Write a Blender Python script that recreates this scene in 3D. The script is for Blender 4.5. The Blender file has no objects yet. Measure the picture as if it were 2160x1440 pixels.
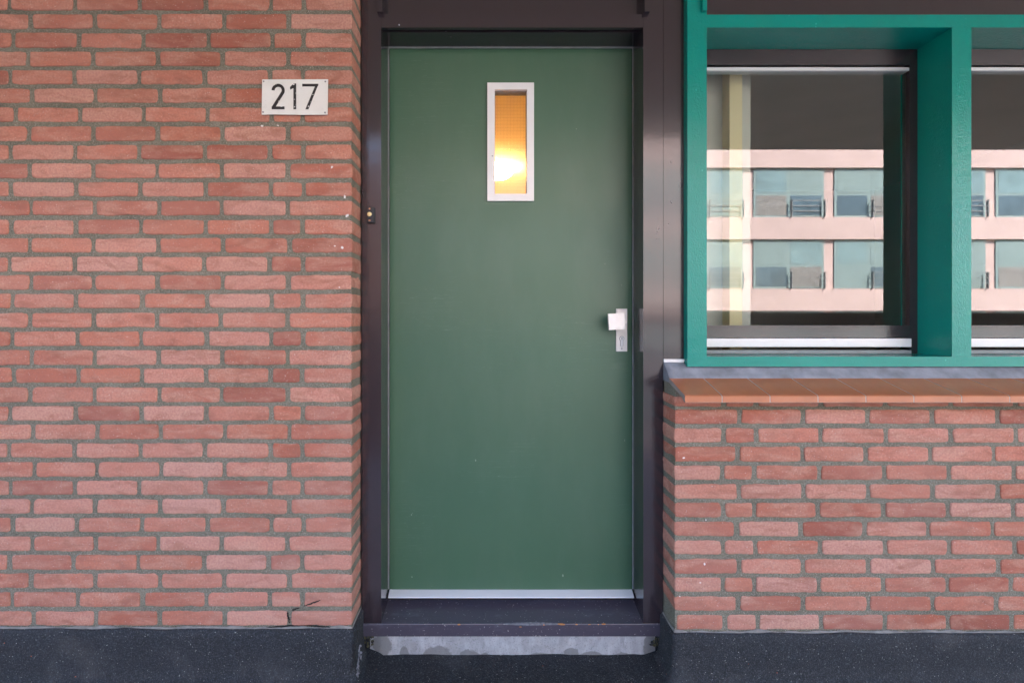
import bpy, bmesh, math, random
from mathutils import Vector, noise, Matrix
random.seed(7)
S = bpy.context.scene
C = S.collection
PI = math.pi
R = math.radians

# ------------------------------------------------------------------ camera
# the camera stands 1.21 m above the walkway, square on to the facade, lens shifted
EYE = 1.21; F = 1008.0; CX = 1035.0; CY = 669.0
cam = bpy.data.cameras.new('camera'); camo = bpy.data.objects.new('camera', cam); C.objects.link(camo)
camo.location = (0, 0, EYE); camo.rotation_euler = (PI/2, 0, 0)
cam.sensor_width = 36; cam.lens = 36*F/2160
cam.shift_x = (1080-CX)/2160; cam.shift_y = -(720-CY)/2160
cam.clip_start = 0.02; cam.clip_end = 500
S.camera = camo
def U(px, Y): return (px-CX)*Y/F
def V(py, Y): return EYE+(CY-py)*Y/F

# ------------------------------------------------------------------ light
SUN_EL, SUN_AZ = R(43), R(24)
w = bpy.data.worlds.new('World'); S.world = w; w.use_nodes = True
nt = w.node_tree; sky = nt.nodes.new('ShaderNodeTexSky'); sky.sky_type = 'NISHITA'
sky.sun_disc = False; sky.sun_elevation = SUN_EL; sky.sun_rotation = SUN_AZ
nt.links.new(sky.outputs[0], nt.nodes['Background'].inputs[0]); nt.nodes['Background'].inputs[1].default_value = 0.15
sl = bpy.data.lights.new('sun', 'SUN'); sl.energy = 3.0; sl.angle = R(0.5); sl.color = (1, .93, .84)
so = bpy.data.objects.new('sun', sl); C.objects.link(so)
sd = Vector((math.sin(SUN_AZ)*math.cos(SUN_EL), math.cos(SUN_AZ)*math.cos(SUN_EL), math.sin(SUN_EL)))
so.rotation_euler = sd.to_track_quat('Z', 'Y').to_euler(); so.location = (6, 20, 25)
S.view_settings.view_transform = 'Standard'; S.view_settings.look = 'None'
S.view_settings.exposure = 3.42; S.view_settings.gamma = 1

# ------------------------------------------------------------------ main planes (metres)
YB, YF, YD = 1.600, 1.706, 1.829      # brick face, timber frame face, door face
YW = 1.677                            # green window frame face
XL, XR = -0.465, 0.616                # the two brick corners
JL, JR = -0.391, 0.545                # inner edges of the door frame
ZH = 2.244                            # underside of the door head
FLOOR_TOP = 0.0; CEIL = 2.75

# ------------------------------------------------------------------ materials
class NB:
    def __init__(s, name):
        s.m = bpy.data.materials.new(name); s.m.use_nodes = True; s.t = s.m.node_tree
        s.b = s.t.nodes['Principled BSDF']; s.out = s.t.nodes['Material Output']
    def n(s, typ, **kw):
        o = s.t.nodes.new(typ)
        for k, v in kw.items(): setattr(o, k, v)
        return o
    def l(s, a, b): s.t.links.new(a, b)
    def set(s, **kw):
        for k, v in kw.items():
            i = s.b.inputs[k.replace('_', ' ')]
            if isinstance(v, (int, float)): i.default_value = v
            elif isinstance(v, tuple): i.default_value = (*v, 1) if len(v) == 3 else v
            else: s.l(v, i)
        return s
    def coord(s, scale=(1, 1, 1), loc=(0, 0, 0)):
        tc = s.n('ShaderNodeTexCoord'); mp = s.n('ShaderNodeMapping')
        mp.inputs['Scale'].default_value = scale; mp.inputs['Location'].default_value = loc
        s.l(tc.outputs['Object'], mp.inputs[0]); return mp.outputs[0]
    def noise(s, scale, detail=4, rough=.55, vec=None, dist=0):
        o = s.n('ShaderNodeTexNoise'); o.inputs['Scale'].default_value = scale
        o.inputs['Detail'].default_value = detail; o.inputs['Roughness'].default_value = rough
        o.inputs['Distortion'].default_value = dist
        s.l(vec if vec is not None else s.coord(), o.inputs['Vector']); return o.outputs[0]
    def voro(s, scale, vec=None, feature='F1', out=0):
        o = s.n('ShaderNodeTexVoronoi', feature=feature); o.inputs['Scale'].default_value = scale
        s.l(vec if vec is not None else s.coord(), o.inputs['Vector']); return o.outputs[out]
    def ramp(s, f, stops, interp='LINEAR'):
        o = s.n('ShaderNodeValToRGB'); o.color_ramp.interpolation = interp
        e = o.color_ramp.elements
        while len(e) < len(stops): e.new(.5)
        for i, (p, c) in enumerate(stops):
            e[i].position = p
            e[i].color = (c, c, c, 1) if isinstance(c, (int, float)) else (*c, 1)
        s.l(f, o.inputs[0]); return o.outputs[0]
    def mix(s, f, a, b, mode='MIX'):
        o = s.n('ShaderNodeMix', data_type='RGBA', blend_type=mode)
        for k, v in ((0, f), (6, a), (7, b)):
            if isinstance(v, (int, float)): o.inputs[k].default_value = v if k == 0 else (v, v, v, 1)
            elif isinstance(v, tuple): o.inputs[k].default_value = (*v, 1)
            else: s.l(v, o.inputs[k])
        return o.outputs[2]
    def math(s, op, a, b=0.0, clamp=False):
        o = s.n('ShaderNodeMath', operation=op); o.use_clamp = clamp
        for i, v in enumerate((a, b)):
            if isinstance(v, (int, float)): o.inputs[i].default_value = v
            else: s.l(v, o.inputs[i])
        return o.outputs[0]
    def bump(s, h, strength=.3, dist=.002, inp=None, normal=None):
        o = s.n('ShaderNodeBump'); o.inputs['Strength'].default_value = strength
        o.inputs['Distance'].default_value = dist; s.l(h, o.inputs['Height'])
        if normal is not None: s.l(normal, o.inputs['Normal'])
        s.l(o.outputs[0], (inp or s.b.inputs['Normal'])); return o.outputs[0]

def simple(name, col, rough=.5, metal=0, var=.12, vscale=12, bump=.15, bscale=120, coat=0):
    b = NB(name)
    f = b.noise(vscale, 5)
    lo = tuple(c*(1-var) for c in col); hi = tuple(min(1, c*(1+var)) for c in col)
    b.set(Base_Color=b.ramp(f, [(.3, lo), (.7, hi)]), Roughness=rough, Metallic=metal, Coat_Weight=coat)
    b.bump(b.noise(bscale, 3), bump, .001)
    return b.m

def mat_brick():
    b = NB('brick_clay')
    geo = b.n('ShaderNodeNewGeometry'); rnd = geo.outputs['Random Per Island']
    base = b.ramp(rnd, [(0, (.39, .128, .072)), (.14, (.51, .265, .205)), (.28, (.42, .146, .092)), (.42, (.29, .094, .063)),
                        (.56, (.49, .190, .128)), (.7, (.37, .115, .069)), (.85, (.52, .235, .170)), (1, (.44, .148, .088))])
    off = b.n('ShaderNodeVectorMath', operation='SCALE'); off.inputs['Scale'].default_value = 9
    comb = b.n('ShaderNodeCombineXYZ'); b.l(rnd, comb.inputs[0]); b.l(rnd, comb.inputs[2]); b.l(comb.outputs[0], off.inputs[0])
    add = b.n('ShaderNodeVectorMath', operation='ADD'); tc = b.n('ShaderNodeTexCoord')
    b.l(tc.outputs['Object'], add.inputs[0]); b.l(off.outputs[0], add.inputs[1]); vec = add.outputs[0]
    st = b.n('ShaderNodeMapping'); st.inputs['Scale'].default_value = (.45, 1, 1.25); b.l(vec, st.inputs[0]); vs = st.outputs[0]
    mot = b.noise(19, 6, .62, vs, .6)
    c = b.mix(b.ramp(mot, [(.44, 0), (.70, .7)]), base, (.52, .30, .22))          # pale bloom on the face
    c = b.mix(b.ramp(b.noise(17, 5, .62, vs, 1.2), [(.50, 0), (.70, .7)]), c, (.25, .090, .055))   # burnt patches
    c = b.mix(b.ramp(b.noise(150, 3, .6, vec), [(.35, .45), (.62, 0)]), c, (.24, .095, .075))
    c = b.mix(b.ramp(b.noise(260, 2, .5, vec), [(.66, 0), (.72, .7)]), c, (.62, .50, .44))   # lime grains
    c = b.mix(b.ramp(b.noise(190, 2, .5, vec), [(.23, .8), (.29, 0)]), c, (.09, .05, .045))
    wide = b.noise(1.6, 3, .5)
    c = b.mix(b.ramp(wide, [(.4, 0), (.7, .22)]), c, (.55, .33, .28))
    b.set(Base_Color=c, Roughness=.88)
    b.b.inputs['Specular IOR Level'].default_value = .25
    h1 = b.noise(60, 6, .65, vec, .2)
    n1 = b.bump(h1, .32, .003); b.bump(b.noise(330, 3, .7, vec), .35, .0012, normal=n1)
    return b.m

def mat_mortar():
    b = NB('mortar')
    c = b.ramp(b.noise(7, 6, .6), [(.3, (.125, .114, .080)), (.7, (.215, .198, .148))])
    c = b.mix(b.ramp(b.noise(420, 2, .6), [(.34, .9), (.54, 0)]), c, (.06, .055, .04))
    c = b.mix(b.ramp(b.noise(520, 2, .6), [(.56, 0), (.65, .8)]), c, (.40, .385, .33))
    c = b.mix(b.ramp(b.noise(5, 3, .6), [(.55, 0), (.8, .35)]), c, (.12, .14, .08))
    b.set(Base_Color=c, Roughness=.95)
    n1 = b.bump(b.noise(60, 4, .6), .5, .004); b.bump(b.noise(420, 3, .7), .6, .0015, normal=n1)
    return b.m

def mat_paint(name, col, rough=.3, brush=(1, 1, .06), bstr=.12, specks=False, var=.10, coat=.8, ripple=0):
    b = NB(name)
    f = b.noise(3, 4)
    c = b.ramp(f, [(.3, tuple(x*(1-var) for x in col)), (.7, tuple(x*(1+var) for x in col))])
    dust = b.ramp(b.noise(9, 6, .7, b.coord((1, 1, .5))), [(.60, 0), (.85, .06)])
    c = b.mix(dust, c, tuple(min(1, x*2.2+.04) for x in col))
    if specks:
        c = b.mix(b.ramp(b.noise(150, 2, .5), [(.69, 0), (.71, .8)]), c, (.40, .38, .37))
        c = b.mix(b.ramp(b.noise(90, 3, .5, b.coord((1, 1, 1), (3, 2, 1))), [(.24, .8), (.28, 0)]), c, (.01, .01, .012))
        c = b.mix(b.ramp(b.noise(30, 6, .75, b.coord((.3, 1, 1))), [(.56, 0), (.72, .5)]), c, (.15, .145, .18))
    else:
        c = b.mix(b.ramp(b.noise(95, 2, .5, b.coord((1, 1, .5))), [(.755, 0), (.78, .45)]), c, tuple(min(1, x*3+.1) for x in col))
    r = b.ramp(b.noise(5, 3, .5), [(.3, rough*.92), (.7, rough*1.12)])
    b.set(Base_Color=c, Roughness=r, Coat_Weight=coat, Coat_Roughness=rough*.6)
    n1 = b.bump(b.noise(220, 3, .6, b.coord(brush)), bstr, .0012)
    n2 = b.bump(b.noise(12, 3, .5), .12, .004, normal=n1)
    if ripple:
        b.b.inputs['Specular IOR Level'].default_value = .15
        n2 = b.bump(b.noise(95, 3, .6, b.coord((1, 1, .6)), 1.8), .5, .003, normal=n2)
    b.l(n2, b.b.inputs['Coat Normal'])
    return b.m

def mat_door():
    b = NB('door_green_paint')
    f = b.noise(1.7, 4, .5, b.coord((1, 1, .45)))
    c = b.ramp(f, [(.3, (.037, .099, .055)), (.7, (.050, .118, .066))])
    c = b.mix(b.ramp(b.noise(5, 6, .7, b.coord((1, 1, .35))), [(.45, .0), (.75, .16)]), c, (.12, .17, .125))
    c = b.mix(b.ramp(b.noise(42, 2, .5, b.coord((1, 1, .6))), [(.775, 0), (.79, .5)]), c, (.4, .45, .38))
    sc = b.noise(8, 2, .5, b.coord((.25, 1, 7), (4, 0, 2)), 2.2)
    c = b.mix(b.math('MULTIPLY', b.ramp(sc, [(.497, 0), (.5, .3), (.503, 0)]), b.ramp(b.noise(2.2, 2), [(.52, 0), (.62, 1)])), c, (.3, .36, .3))
    r = b.ramp(b.noise(3.2, 5, .65, b.coord((1, 1, .6))), [(.3, .37), (.7, .52)])
    b.set(Base_Color=c, Roughness=r)
    b.b.inputs['Specular IOR Level'].default_value = .62
    n1 = b.bump(b.noise(260, 2, .6), .04, .0005)
    b.bump(b.noise(3.5, 2, .4), .10, .006, normal=n1)
    return b.m

def mat_bitumen(name, col, grain=.35):
    b = NB(name)
    c = b.ramp(b.noise(9, 6, .6), [(.3, tuple(x*.72 for x in col)), (.7, tuple(x*1.3 for x in col))])
    g = b.voro(330); 
    c = b.mix(b.ramp(b.noise(230, 3, .7), [(.48, 0), (.64, grain)]), c, tuple(x*4.2+.02 for x in col))
    c = b.mix(b.ramp(b.noise(210, 2, .5), [(.69, 0), (.73, .8)]), c, (.42, .41, .38))
    c = b.mix(b.ramp(b.noise(280, 2, .6, b.coord((1, 1, 1), (5, 1, 2))), [(.34, .8), (.5, 0)]), c, tuple(x*.25 for x in col))
    c = b.mix(b.ramp(b.noise(4, 6, .65), [(.56, 0), (.8, .38)]), c, (.13, .12, .115))
    c = b.mix(b.ramp(b.noise(75, 1, .5, b.coord((1, 1, 1), (7, 3, 2))), [(.80, 0), (.81, .9)]), c, (.45, .10, .04))
    b.set(Base_Color=c, Roughness=.8)
    n1 = b.bump(g, .6, .002); b.bump(b.noise(18, 5, .6), .5, .006, normal=n1)
    return b.m

def mat_concrete_step():
    b = NB('step_concrete')
    c = b.ramp(b.noise(14, 6, .65), [(.3, (.26, .255, .26)), (.7, (.40, .395, .41))])
    c = b.mix(b.ramp(b.noise(34, 6, .75, b.coord((1, 1, .3))), [(.47, 0), (.66, .6)]), c, (.50, .495, .52))
    # round tide marks left by damp along the foot of the step
    tc = b.n('ShaderNodeTexCoord'); sx = b.n('ShaderNodeSeparateXYZ'); b.l(tc.outputs['Object'], sx.inputs[0])
    wob = b.math('MULTIPLY', b.math('SUBTRACT', b.noise(42, 5, .65), .5), 1.3)
    dmin = None
    for (px, py, rx, rz) in ((804, 1364, 22, 24), (852, 1385, 10, 20), (922, 1392, 35, 30), (990, 1394, 26, 24), (1024, 1396, 16, 19),
                             (1140, 1394, 40, 16), (1206, 1380, 17, 12), (1248, 1388, 30, 13), (1312, 1394, 20, 18), (1372, 1370, 15, 34)):
        dx = b.math('DIVIDE', b.math('SUBTRACT', sx.outputs[0], U(px, YF)), rx/591)
        dz = b.math('DIVIDE', b.math('SUBTRACT', sx.outputs[2], V(py, YF)), rz/591)
        d = b.math('ADD', b.math('MULTIPLY', dx, dx), b.math('MULTIPLY', dz, dz))
        dmin = d if dmin is None else b.math('MINIMUM', dmin, d)
    damp = b.ramp(b.math('ADD', dmin, wob), [(.80, .8), (1.06, 0)])
    c = b.mix(damp, c, (.165, .16, .158))
    c = b.mix(b.ramp(b.noise(190, 2), [(.30, .5), (.42, 0)]), c, (.12, .12, .12))
    b.set(Base_Color=c, Roughness=.8)
    n1 = b.bump(b.noise(40, 6, .65), .5, .003); b.bump(b.noise(260, 3, .6), .3, .001, normal=n1)
    return b.m

def mat_glass(name, refl=.5, rough=0.0, tint=(1, 1, 1), wav=.0):
    b = NB(name)
    tr = b.n('ShaderNodeBsdfTransparent'); tr.inputs[0].default_value = (*tint, 1)
    gl = b.n('ShaderNodeBsdfGlossy'); gl.inputs['Roughness'].default_value = rough
    mx = b.n('ShaderNodeMixShader'); fr = b.n('ShaderNodeFresnel'); fr.inputs[0].default_value = 1.5
    f = b.math('ADD', fr.outputs[0], refl, True)
    f = b.math('MULTIPLY', f, b.math('SUBTRACT', 1.0, b.n('ShaderNodeNewGeometry').outputs['Backfacing']))
    b.l(f, mx.inputs[0]); b.l(tr.outputs[0], mx.inputs[1]); b.l(gl.outputs[0], mx.inputs[2])
    b.l(mx.outputs[0], b.out.inputs[0])
    if wav: b.bump(b.noise(1.6, 2), wav, .004, gl.inputs['Normal'])
    b.t.nodes.remove(b.b)
    return b.m

def mat_patterned():
    b = NB('reeded_safety_glass')
    tr = b.n('ShaderNodeBsdfRefraction'); tr.inputs['IOR'].default_value = 1.03; tr.inputs['Roughness'].default_value = .05
    gl = b.n('ShaderNodeBsdfGlossy'); gl.inputs['Roughness'].default_value = .08
    mx = b.n('ShaderNodeMixShader'); mx.inputs[0].default_value = .05
    b.l(tr.outputs[0], mx.inputs[1]); b.l(gl.outputs[0], mx.inputs[2]); b.l(mx.outputs[0], b.out.inputs[0])
    h = b.noise(240, 3, .6, b.coord((1, 1, .12)))
    b.bump(h, .35, .001, tr.inputs['Normal']); b.bump(h, .5, .001, gl.inputs['Normal'])
    b.t.nodes.remove(b.b); return b.m

def mat_plate():
    b = NB('plate_enamel')
    c = b.ramp(b.noise(9, 5), [(.3, (.66, .65, .60)), (.7, (.76, .755, .72))])
    c = b.mix(b.ramp(b.noise(40, 4, .6), [(.64, 0), (.75, .3)]), c, (.45, .46, .42))
    c = b.mix(b.ramp(b.noise(150, 2, .5), [(.72, 0), (.75, .5)]), c, (.3, .3, .28))
    b.set(Base_Color=c, Roughness=.38); b.bump(b.noise(25, 3), .2, .002)
    return b.m
def mat_digit():
    b = NB('digit_enamel')
    n = b.noise(105, 3, .6, b.coord((1, 1, 1), (.37, .2, .61)))
    m = b.ramp(n, [(.665, 0), (.685, 1)])
    c = b.mix(m, (.018, .017, .018), (.62, .61, .57))
    b.set(Base_Color=c, Roughness=.35); return b.m

M = dict(
    brick=mat_brick(), mortar=mat_mortar(),
    frame=mat_paint('aubergine_frame_paint', (.029, .020, .025), .20, bstr=.16, var=.04),
    cill=mat_paint('aubergine_threshold_paint', (.060, .051, .072), .38, (.06, 1, 1), .2, True),
    door=mat_door(), teal=mat_paint('teal_window_paint', (.0005, .235, .190), .10, (1, 1, .55), .3, ripple=1, coat=.38, var=.05),
    alu=simple('brushed_aluminium', (.60, .61, .62), .42, .2, .03, 6, .08, 300),
    silver=simple('anodised_door_fitting', (.66, .64, .615), .5, .4, .04, 30, .08, 200),
    white=simple('white_lacquered_trim', (.74, .73, .72), .35, 0, .03, 8, .05, 90),
    gasket=simple('pale_gasket', (.25, .26, .26), .5, 0, .15, 30, .1),
    black=simple('black_bakelite', (.012, .013, .018), .25, 0, .2, 40, .1),
    gapfill=simple('dark_gap_fill', (.012, .012, .012), .6, 0, .2, 40, .1),
    ivory=simple('ivory_push_button', (.80, .62, .30), .3, 0, .05, 60, .05),
    copper=simple('tarnished_brass', (.42, .20, .10), .4, .8, .2, 80, .1),
    steel=simple('dull_steel_screw', (.30, .30, .31), .45, .8, .2, 150, .3),
    slot=simple('dark_slot', (.01, .01, .01), .7, 0, .1),
    lead=simple('grey_cement_fillet', (.20, .21, .24), .75, 0, .35, 16, .6, 60),
    cement=simple('dirty_cement_smear', (.23, .215, .20), .9, 0, .3, 30, .6, 120),
    sealant=simple('white_sealant', (.75, .75, .73), .55, 0, .1, 60, .5, 80),
    tile=simple('terracotta_glaze', (.40, .135, .060), .24, 0, .10, 14, .08, 60),
    tilecut=simple('terracotta_rough_end', (.25, .21, .195), .8, 0, .25, 40, .5, 90),
    grout=simple('pale_grout', (.46, .43, .38), .9, 0, .15, 90, .5, 200),
    bitumen=mat_bitumen('bitumen_upstand', (.0130, .0145, .0185), .6),
    asphalt=mat_bitumen('bitumen_floor', (.0085, .0095, .0120), .9),
    step=mat_concrete_step(),
    floor=simple('walkway_concrete', (.42, .42, .43), .8, 0, .25, 6, .5, 120),
    soffit=simple('cream_soffit', (.72, .62, .47), .8, 0, .04, 3, .1),
    pink=simple('pink_render', (.70, .53, .50), .85, 0, .08, 1.2, .2, 20),
    darkmass=simple('dark_red_unseen_mass', (.075, .036, .030), .85, 0, .2, 3, .2, 20),
    farframe=simple('mint_far_frame', (.28, .38, .38), .5, 0, .05, 3, .1),
    farglass=simple('far_window_glass', (.10, .16, .20), .12, 0, .3, 1, .02, 5),
    curtain=simple('far_curtain', (.30, .29, .28), .9, 0, .2, 6, .2, 5),
    farblind=simple('far_blind', (.27, .37, .37), .7, 0, .1, 4, .1, 5),
    farpane=simple('far_pale_pane', (.22, .34, .36), .2, 0, .2, 2, .02, 5),
    rail=simple('grey_handrail', (.30, .31, .31), .6, 0, .1, 5, .1),
    infill=simple('brown_balustrade_bar', (.10, .075, .07), .5, 0, .1, 5, .1),
    street=simple('street_paving', (.20, .195, .19), .9, 0, .2, .5, .2, 10),
    hallwall=simple('hallway_plaster', (.75, .62, .38), .85, 0, .04, 5, .1),
    halldoor=simple('hallway_white_door', (.72, .72, .70), .6, 0, .03, 5, .1),
    parquet=simple('hallway_floor_wood', (.28, .16, .08), .5, 0, .2, 9, .1),
    room=simple('room_plaster', (.55, .53, .49), .9, 0, .05, 3, .1),
    glass=mat_glass('window_glass', .10, 0.0, (.92, .95, .93), .03),
    reeded=mat_patterned(), plate=mat_plate(), digit=mat_digit(),
    wire=simple('thin_glass_wire', (.35, .30, .22), .5, .4, .1),
    woodchip=simple('bare_orange_wood', (.46, .19, .06), .8, 0, .3, 90, .6, 200),
    scuff=simple('worn_grey_wood', (.15, .145, .16), .75, 0, .4, 120, .8, 250),
    splash=simple('white_paint_splash', (.72, .68, .66), .7, 0, .1, 80, .5, 300),
    crack=simple('open_crack', (.012, .011, .010), .95, 0, .2, 80, .5),
    moss=simple('yellow_moss', (.085, .078, .040), .95, 0, .4, 120, .9, 300),
)
def lampmat():
    b = NB('lit_lamp_shade'); b.set(Base_Color=(.9, .85, .75), Roughness=.5)
    b.b.inputs['Emission Color'].default_value = (1, .58, .19, 1); b.b.inputs['Emission Strength'].default_value = 23.0
    return b.m
M['lamp'] = lampmat()

# ------------------------------------------------------------------ mesh helpers
def bx(bm, x0, x1, y0, y1, z0, z1, mi=0):
    vs = [bm.verts.new((x, y, z)) for x in (x0, x1) for y in (y0, y1) for z in (z0, z1)]
    for q in ((0, 1, 3, 2), (4, 6, 7, 5), (0, 4, 5, 1), (2, 3, 7, 6), (0, 2, 6, 4), (1, 5, 7, 3)):
        f = bm.faces.new([vs[i] for i in q]); f.material_index = mi
    return vs
def prism(bm, poly, a0, a1, axis='x', mi=0):
    """poly in the two other axes, extruded along axis"""
    def P(a, p):
        return {'x': (a, p[0], p[1]), 'y': (p[0], a, p[1]), 'z': (p[0], p[1], a)}[axis]
    A = [bm.verts.new(P(a0, p)) for p in poly]; B = [bm.verts.new(P(a1, p)) for p in poly]
    n = len(poly); fs = [bm.faces.new(A), bm.faces.new(B[::-1])]
    for i in range(n): fs.append(bm.faces.new((A[i], B[i], B[(i+1) % n], A[(i+1) % n])))
    for f in fs: f.material_index = mi
    return fs
def cyl(bm, c, r, y0, y1, seg=24, mi=0, r2=None, dome=0):
    """cylinder along Y, centre c=(x,z)"""
    rings = [(y0, r if r2 is None else r2), (y1, r)]
    if dome: rings = [(y0-dome, r*.02), (y0-dome*.93, r*.4), (y0-dome*.6, r*.78), (y0, r), (y1, r)]
    prev = None
    for k, (y, rr) in enumerate(rings):
        ring = [bm.verts.new((c[0]+rr*math.cos(2*PI*i/seg), y, c[1]+rr*math.sin(2*PI*i/seg))) for i in range(seg)]
        if prev is None: bm.faces.new(ring).material_index = mi
        else:
            for i in range(seg): bm.faces.new((prev[i], ring[i], ring[(i+1) % seg], prev[(i+1) % seg])).material_index = mi
        prev = ring
    bm.faces.new(prev[::-1]).material_index = mi
def bev(bm, w=.0015, seg=2, ang=40):
    es = [e for e in bm.edges if len(e.link_faces) == 2 and e.calc_face_angle(0) > R(ang)]
    bmesh.ops.bevel(bm, geom=es, offset=w, segments=seg, profile=.6, affect='EDGES', clamp_overlap=True)
def obj(name, bm, mats, parent=None, smooth=False, auto=True):
    bmesh.ops.recalc_face_normals(bm, faces=bm.faces[:])
    me = bpy.data.meshes.new(name); bm.to_mesh(me); bm.free()
    for m in (mats if isinstance(mats, (list, tuple)) else [mats]): me.materials.append(M[m])
    if smooth: me.shade_smooth(); me.set_sharp_from_angle(angle=R(50 if smooth == 2 else 17))
    o = bpy.data.objects.new(name, me); C.objects.link(o)
    if parent is not None: o.parent = parent; o.matrix_parent_inverse = parent.matrix_world.inverted()
    return o
def thing(name, label, cat, loc=(0, 0, 0), group=None):
    o = bpy.data.objects.new(name, None); C.objects.link(o); o.location = loc; o.empty_display_size = .05
    o.matrix_world = Matrix.Translation(loc)
    return tag(o, label, cat, group)
def tag(o, label, cat, group=None, kind=None):
    o['label'] = label; o['category'] = cat
    if group: o['group'] = group
    if kind: o['kind'] = kind
    return o
def struct(o): o['kind'] = 'structure'; return o
def BM(): return bmesh.new()
def N3(x, y, z, s): return noise.noise(Vector((x*s, y*s, z*s)))

def brick(bm, x0, x1, z0, z1, yf, skirt, seed, mi=0, step=.0085):
    """one slightly irregular brick: a gridded face with worn arrises and sides running back"""
    rnd = random.Random(seed)
    r = .0032; ln = x1-x0; h = z1-z0
    def cuts(a, L, stp):
        inner = max(2, int(L/stp)); c = [0, r*.35, r]
        c += [r+(L-2*r)*i/inner for i in range(1, inner)]
        return [a+v for v in c+[L-r, L-r*.35, L]]
    xs = cuts(x0, ln, step); zs = cuts(z0, h, .009)
    tilt = rnd.uniform(-.007, .007); push = rnd.uniform(-.0012, .0012); sag = rnd.uniform(-.0012, .0012)
    ox, oz = rnd.uniform(0, 50), rnd.uniform(0, 50)
    chip = (rnd.choice((x0, x1)), rnd.choice((z0, z1)), rnd.uniform(.002, .008)) if rnd.random() < .45 else None
    cx = (x0+x1)/2; cz = (z0+z1)/2
    def place(x, z, y, edge):
        dx = min(x-x0, x1-x); dz = min(z-z0, z1-z)
        fx = 1 if x > cx else -1; fz = 1 if z > cz else -1
        wx = max(0, 1-dx/.012); wz = max(0, 1-dz/.012)
        e1 = noise.noise(Vector((ox, z*28+oz, fx*3.))) * .0026 + noise.noise(Vector((ox+9, z*110+oz, fx))) * .0018
        e2 = noise.noise(Vector((x*16+ox, oz, fz*3.))) * .0030 + noise.noise(Vector((x*95+ox, oz+7, fz))) * .0018
        X = x + wx*e1 - fx*wx*wz*.0022
        Z = z + wz*e2 + tilt*(x-cx) - fz*wx*wz*.0022
        Yy = y + push + edge*noise.noise(Vector((x*22+ox, z*26+oz, 1))) * .0016 + noise.noise(Vector((x*90+ox, z*90+oz, 4))) * .0005
        if chip:
            d = math.hypot(x-chip[0], (z-chip[1])*1.2)
            if d < chip[2]*1.6: Yy += (1-d/(chip[2]*1.6))*chip[2]*.55
        return (X, Yy, Z)
    g = {}
    for i, x in enumerate(xs):
        for j, z in enumerate(zs):
            d = min(x-x0, x1-x, z-z0, z1-z)
            b = r-d if d < r else 0
            y = yf + (r-math.sqrt(max(0, r*r-b*b)))
            g[i, j] = bm.verts.new(place(x, z, y, 1))
    nx, nz = len(xs), len(zs); fs = []
    for i in range(nx-1):
        for j in range(nz-1):
            fs.append(bm.faces.new((g[i, j], g[i+1, j], g[i+1, j+1], g[i, j+1])))
    rim = [(i, 0) for i in range(nx)]+[(nx-1, j) for j in range(1, nz)]+[(i, nz-1) for i in range(nx-2, -1, -1)]+[(0, j) for j in range(nz-2, 0, -1)]
    prev = [g[k] for k in rim]
    for s in skirt:
        ring = []
        for k in rim:
            p = place(xs[k[0]], zs[k[1]], yf+s, 0)
            wob = noise.noise(Vector((s*40+ox, zs[k[1]]*40, 2)))*.0012
            ring.append(bm.verts.new((p[0]+wob, p[1], p[2]+wob*.5)))
        for i in range(len(rim)):
            j = (i+1) % len(rim); fs.append(bm.faces.new((prev[i], ring[i], ring[j], prev[j])))
        prev = ring
    for f in fs: f.material_index = mi; f.smooth = True

def blob(bm, cx, cz, rx, rz, y, seed, mi=0, th=.0006, seg=14, rot=0):
    rnd = random.Random(seed); pts = []
    for i in range(seg):
        a = 2*PI*i/seg; k = rnd.uniform(.55, 1.15)
        u, v = rx*k*math.cos(a), rz*k*math.sin(a)
        pts.append((cx+u*math.cos(rot)-v*math.sin(rot), cz+u*math.sin(rot)+v*math.cos(rot)))
    prism(bm, pts, y-th, y+.002, 'y', mi)

# ------------------------------------------------------------------ setting behind and around
# street, walkway slab, soffit
bm = BM(); bx(bm, -60, 60, -60, -.80, -6.2, -6.0); struct(obj('street', bm, 'street'))
bm = BM(); bx(bm, -14, 14, -.80, 1.95, -.25, -.004); struct(obj('walkway', bm, 'floor'))
bm = BM(); bx(bm, -14, 14, -.75, 1.95, CEIL, CEIL+.25); struct(obj('walkway_ceiling', bm, 'soffit'))
bm = BM(); bx(bm, -14, 14, -.75, 9, CEIL+.254, 14.2)
struct(obj('sun_shade_mass', bm, 'darkmass'))  # unseen mass added above the soffit, its height set to block the sun
bm = BM(); bx(bm, -14, 14, 5.2, 9, -6, CEIL+.25); bx(bm, -14, -2.9, 1.62, 5.2, -6, CEIL-.002); bx(bm, 4.2, 14, 1.62, 5.2, -6, CEIL-.002)
struct(obj('sun_block_wall', bm, 'darkmass'))  # unseen boxes added behind and beside the rooms to stop sunlight leaking in

# balustrade along the outer edge of the walkway
t = thing('balustrade', 'walkway balustrade with grey handrail and open brown bars facing the green door', 'balustrade', (0, -.72, 0))
bm = BM(); bx(bm, -14, 14, -.78, -.66, 1.13, 1.25); bev(bm, .01); obj('handrail', bm, 'rail', t)
bm = BM(); bx(bm, -14, 14, -.74, -.70, .06, .10); obj('bottom_rail', bm, 'rail', t)
for i in range(88):
    x = -5.2+i*.12
    bm = BM(); bx(bm, x-.007, x+.007, -.727, -.713, .10, 1.13); obj('bar', bm, 'infill', t)  # open bars in place of solid panels, shaped to let light in low
for i in range(29):
    bm = BM(); bx(bm, -14+i-.025, -14+i+.025, -.75, -.70, .0, 1.13); obj('post', bm, 'rail', t)

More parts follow.
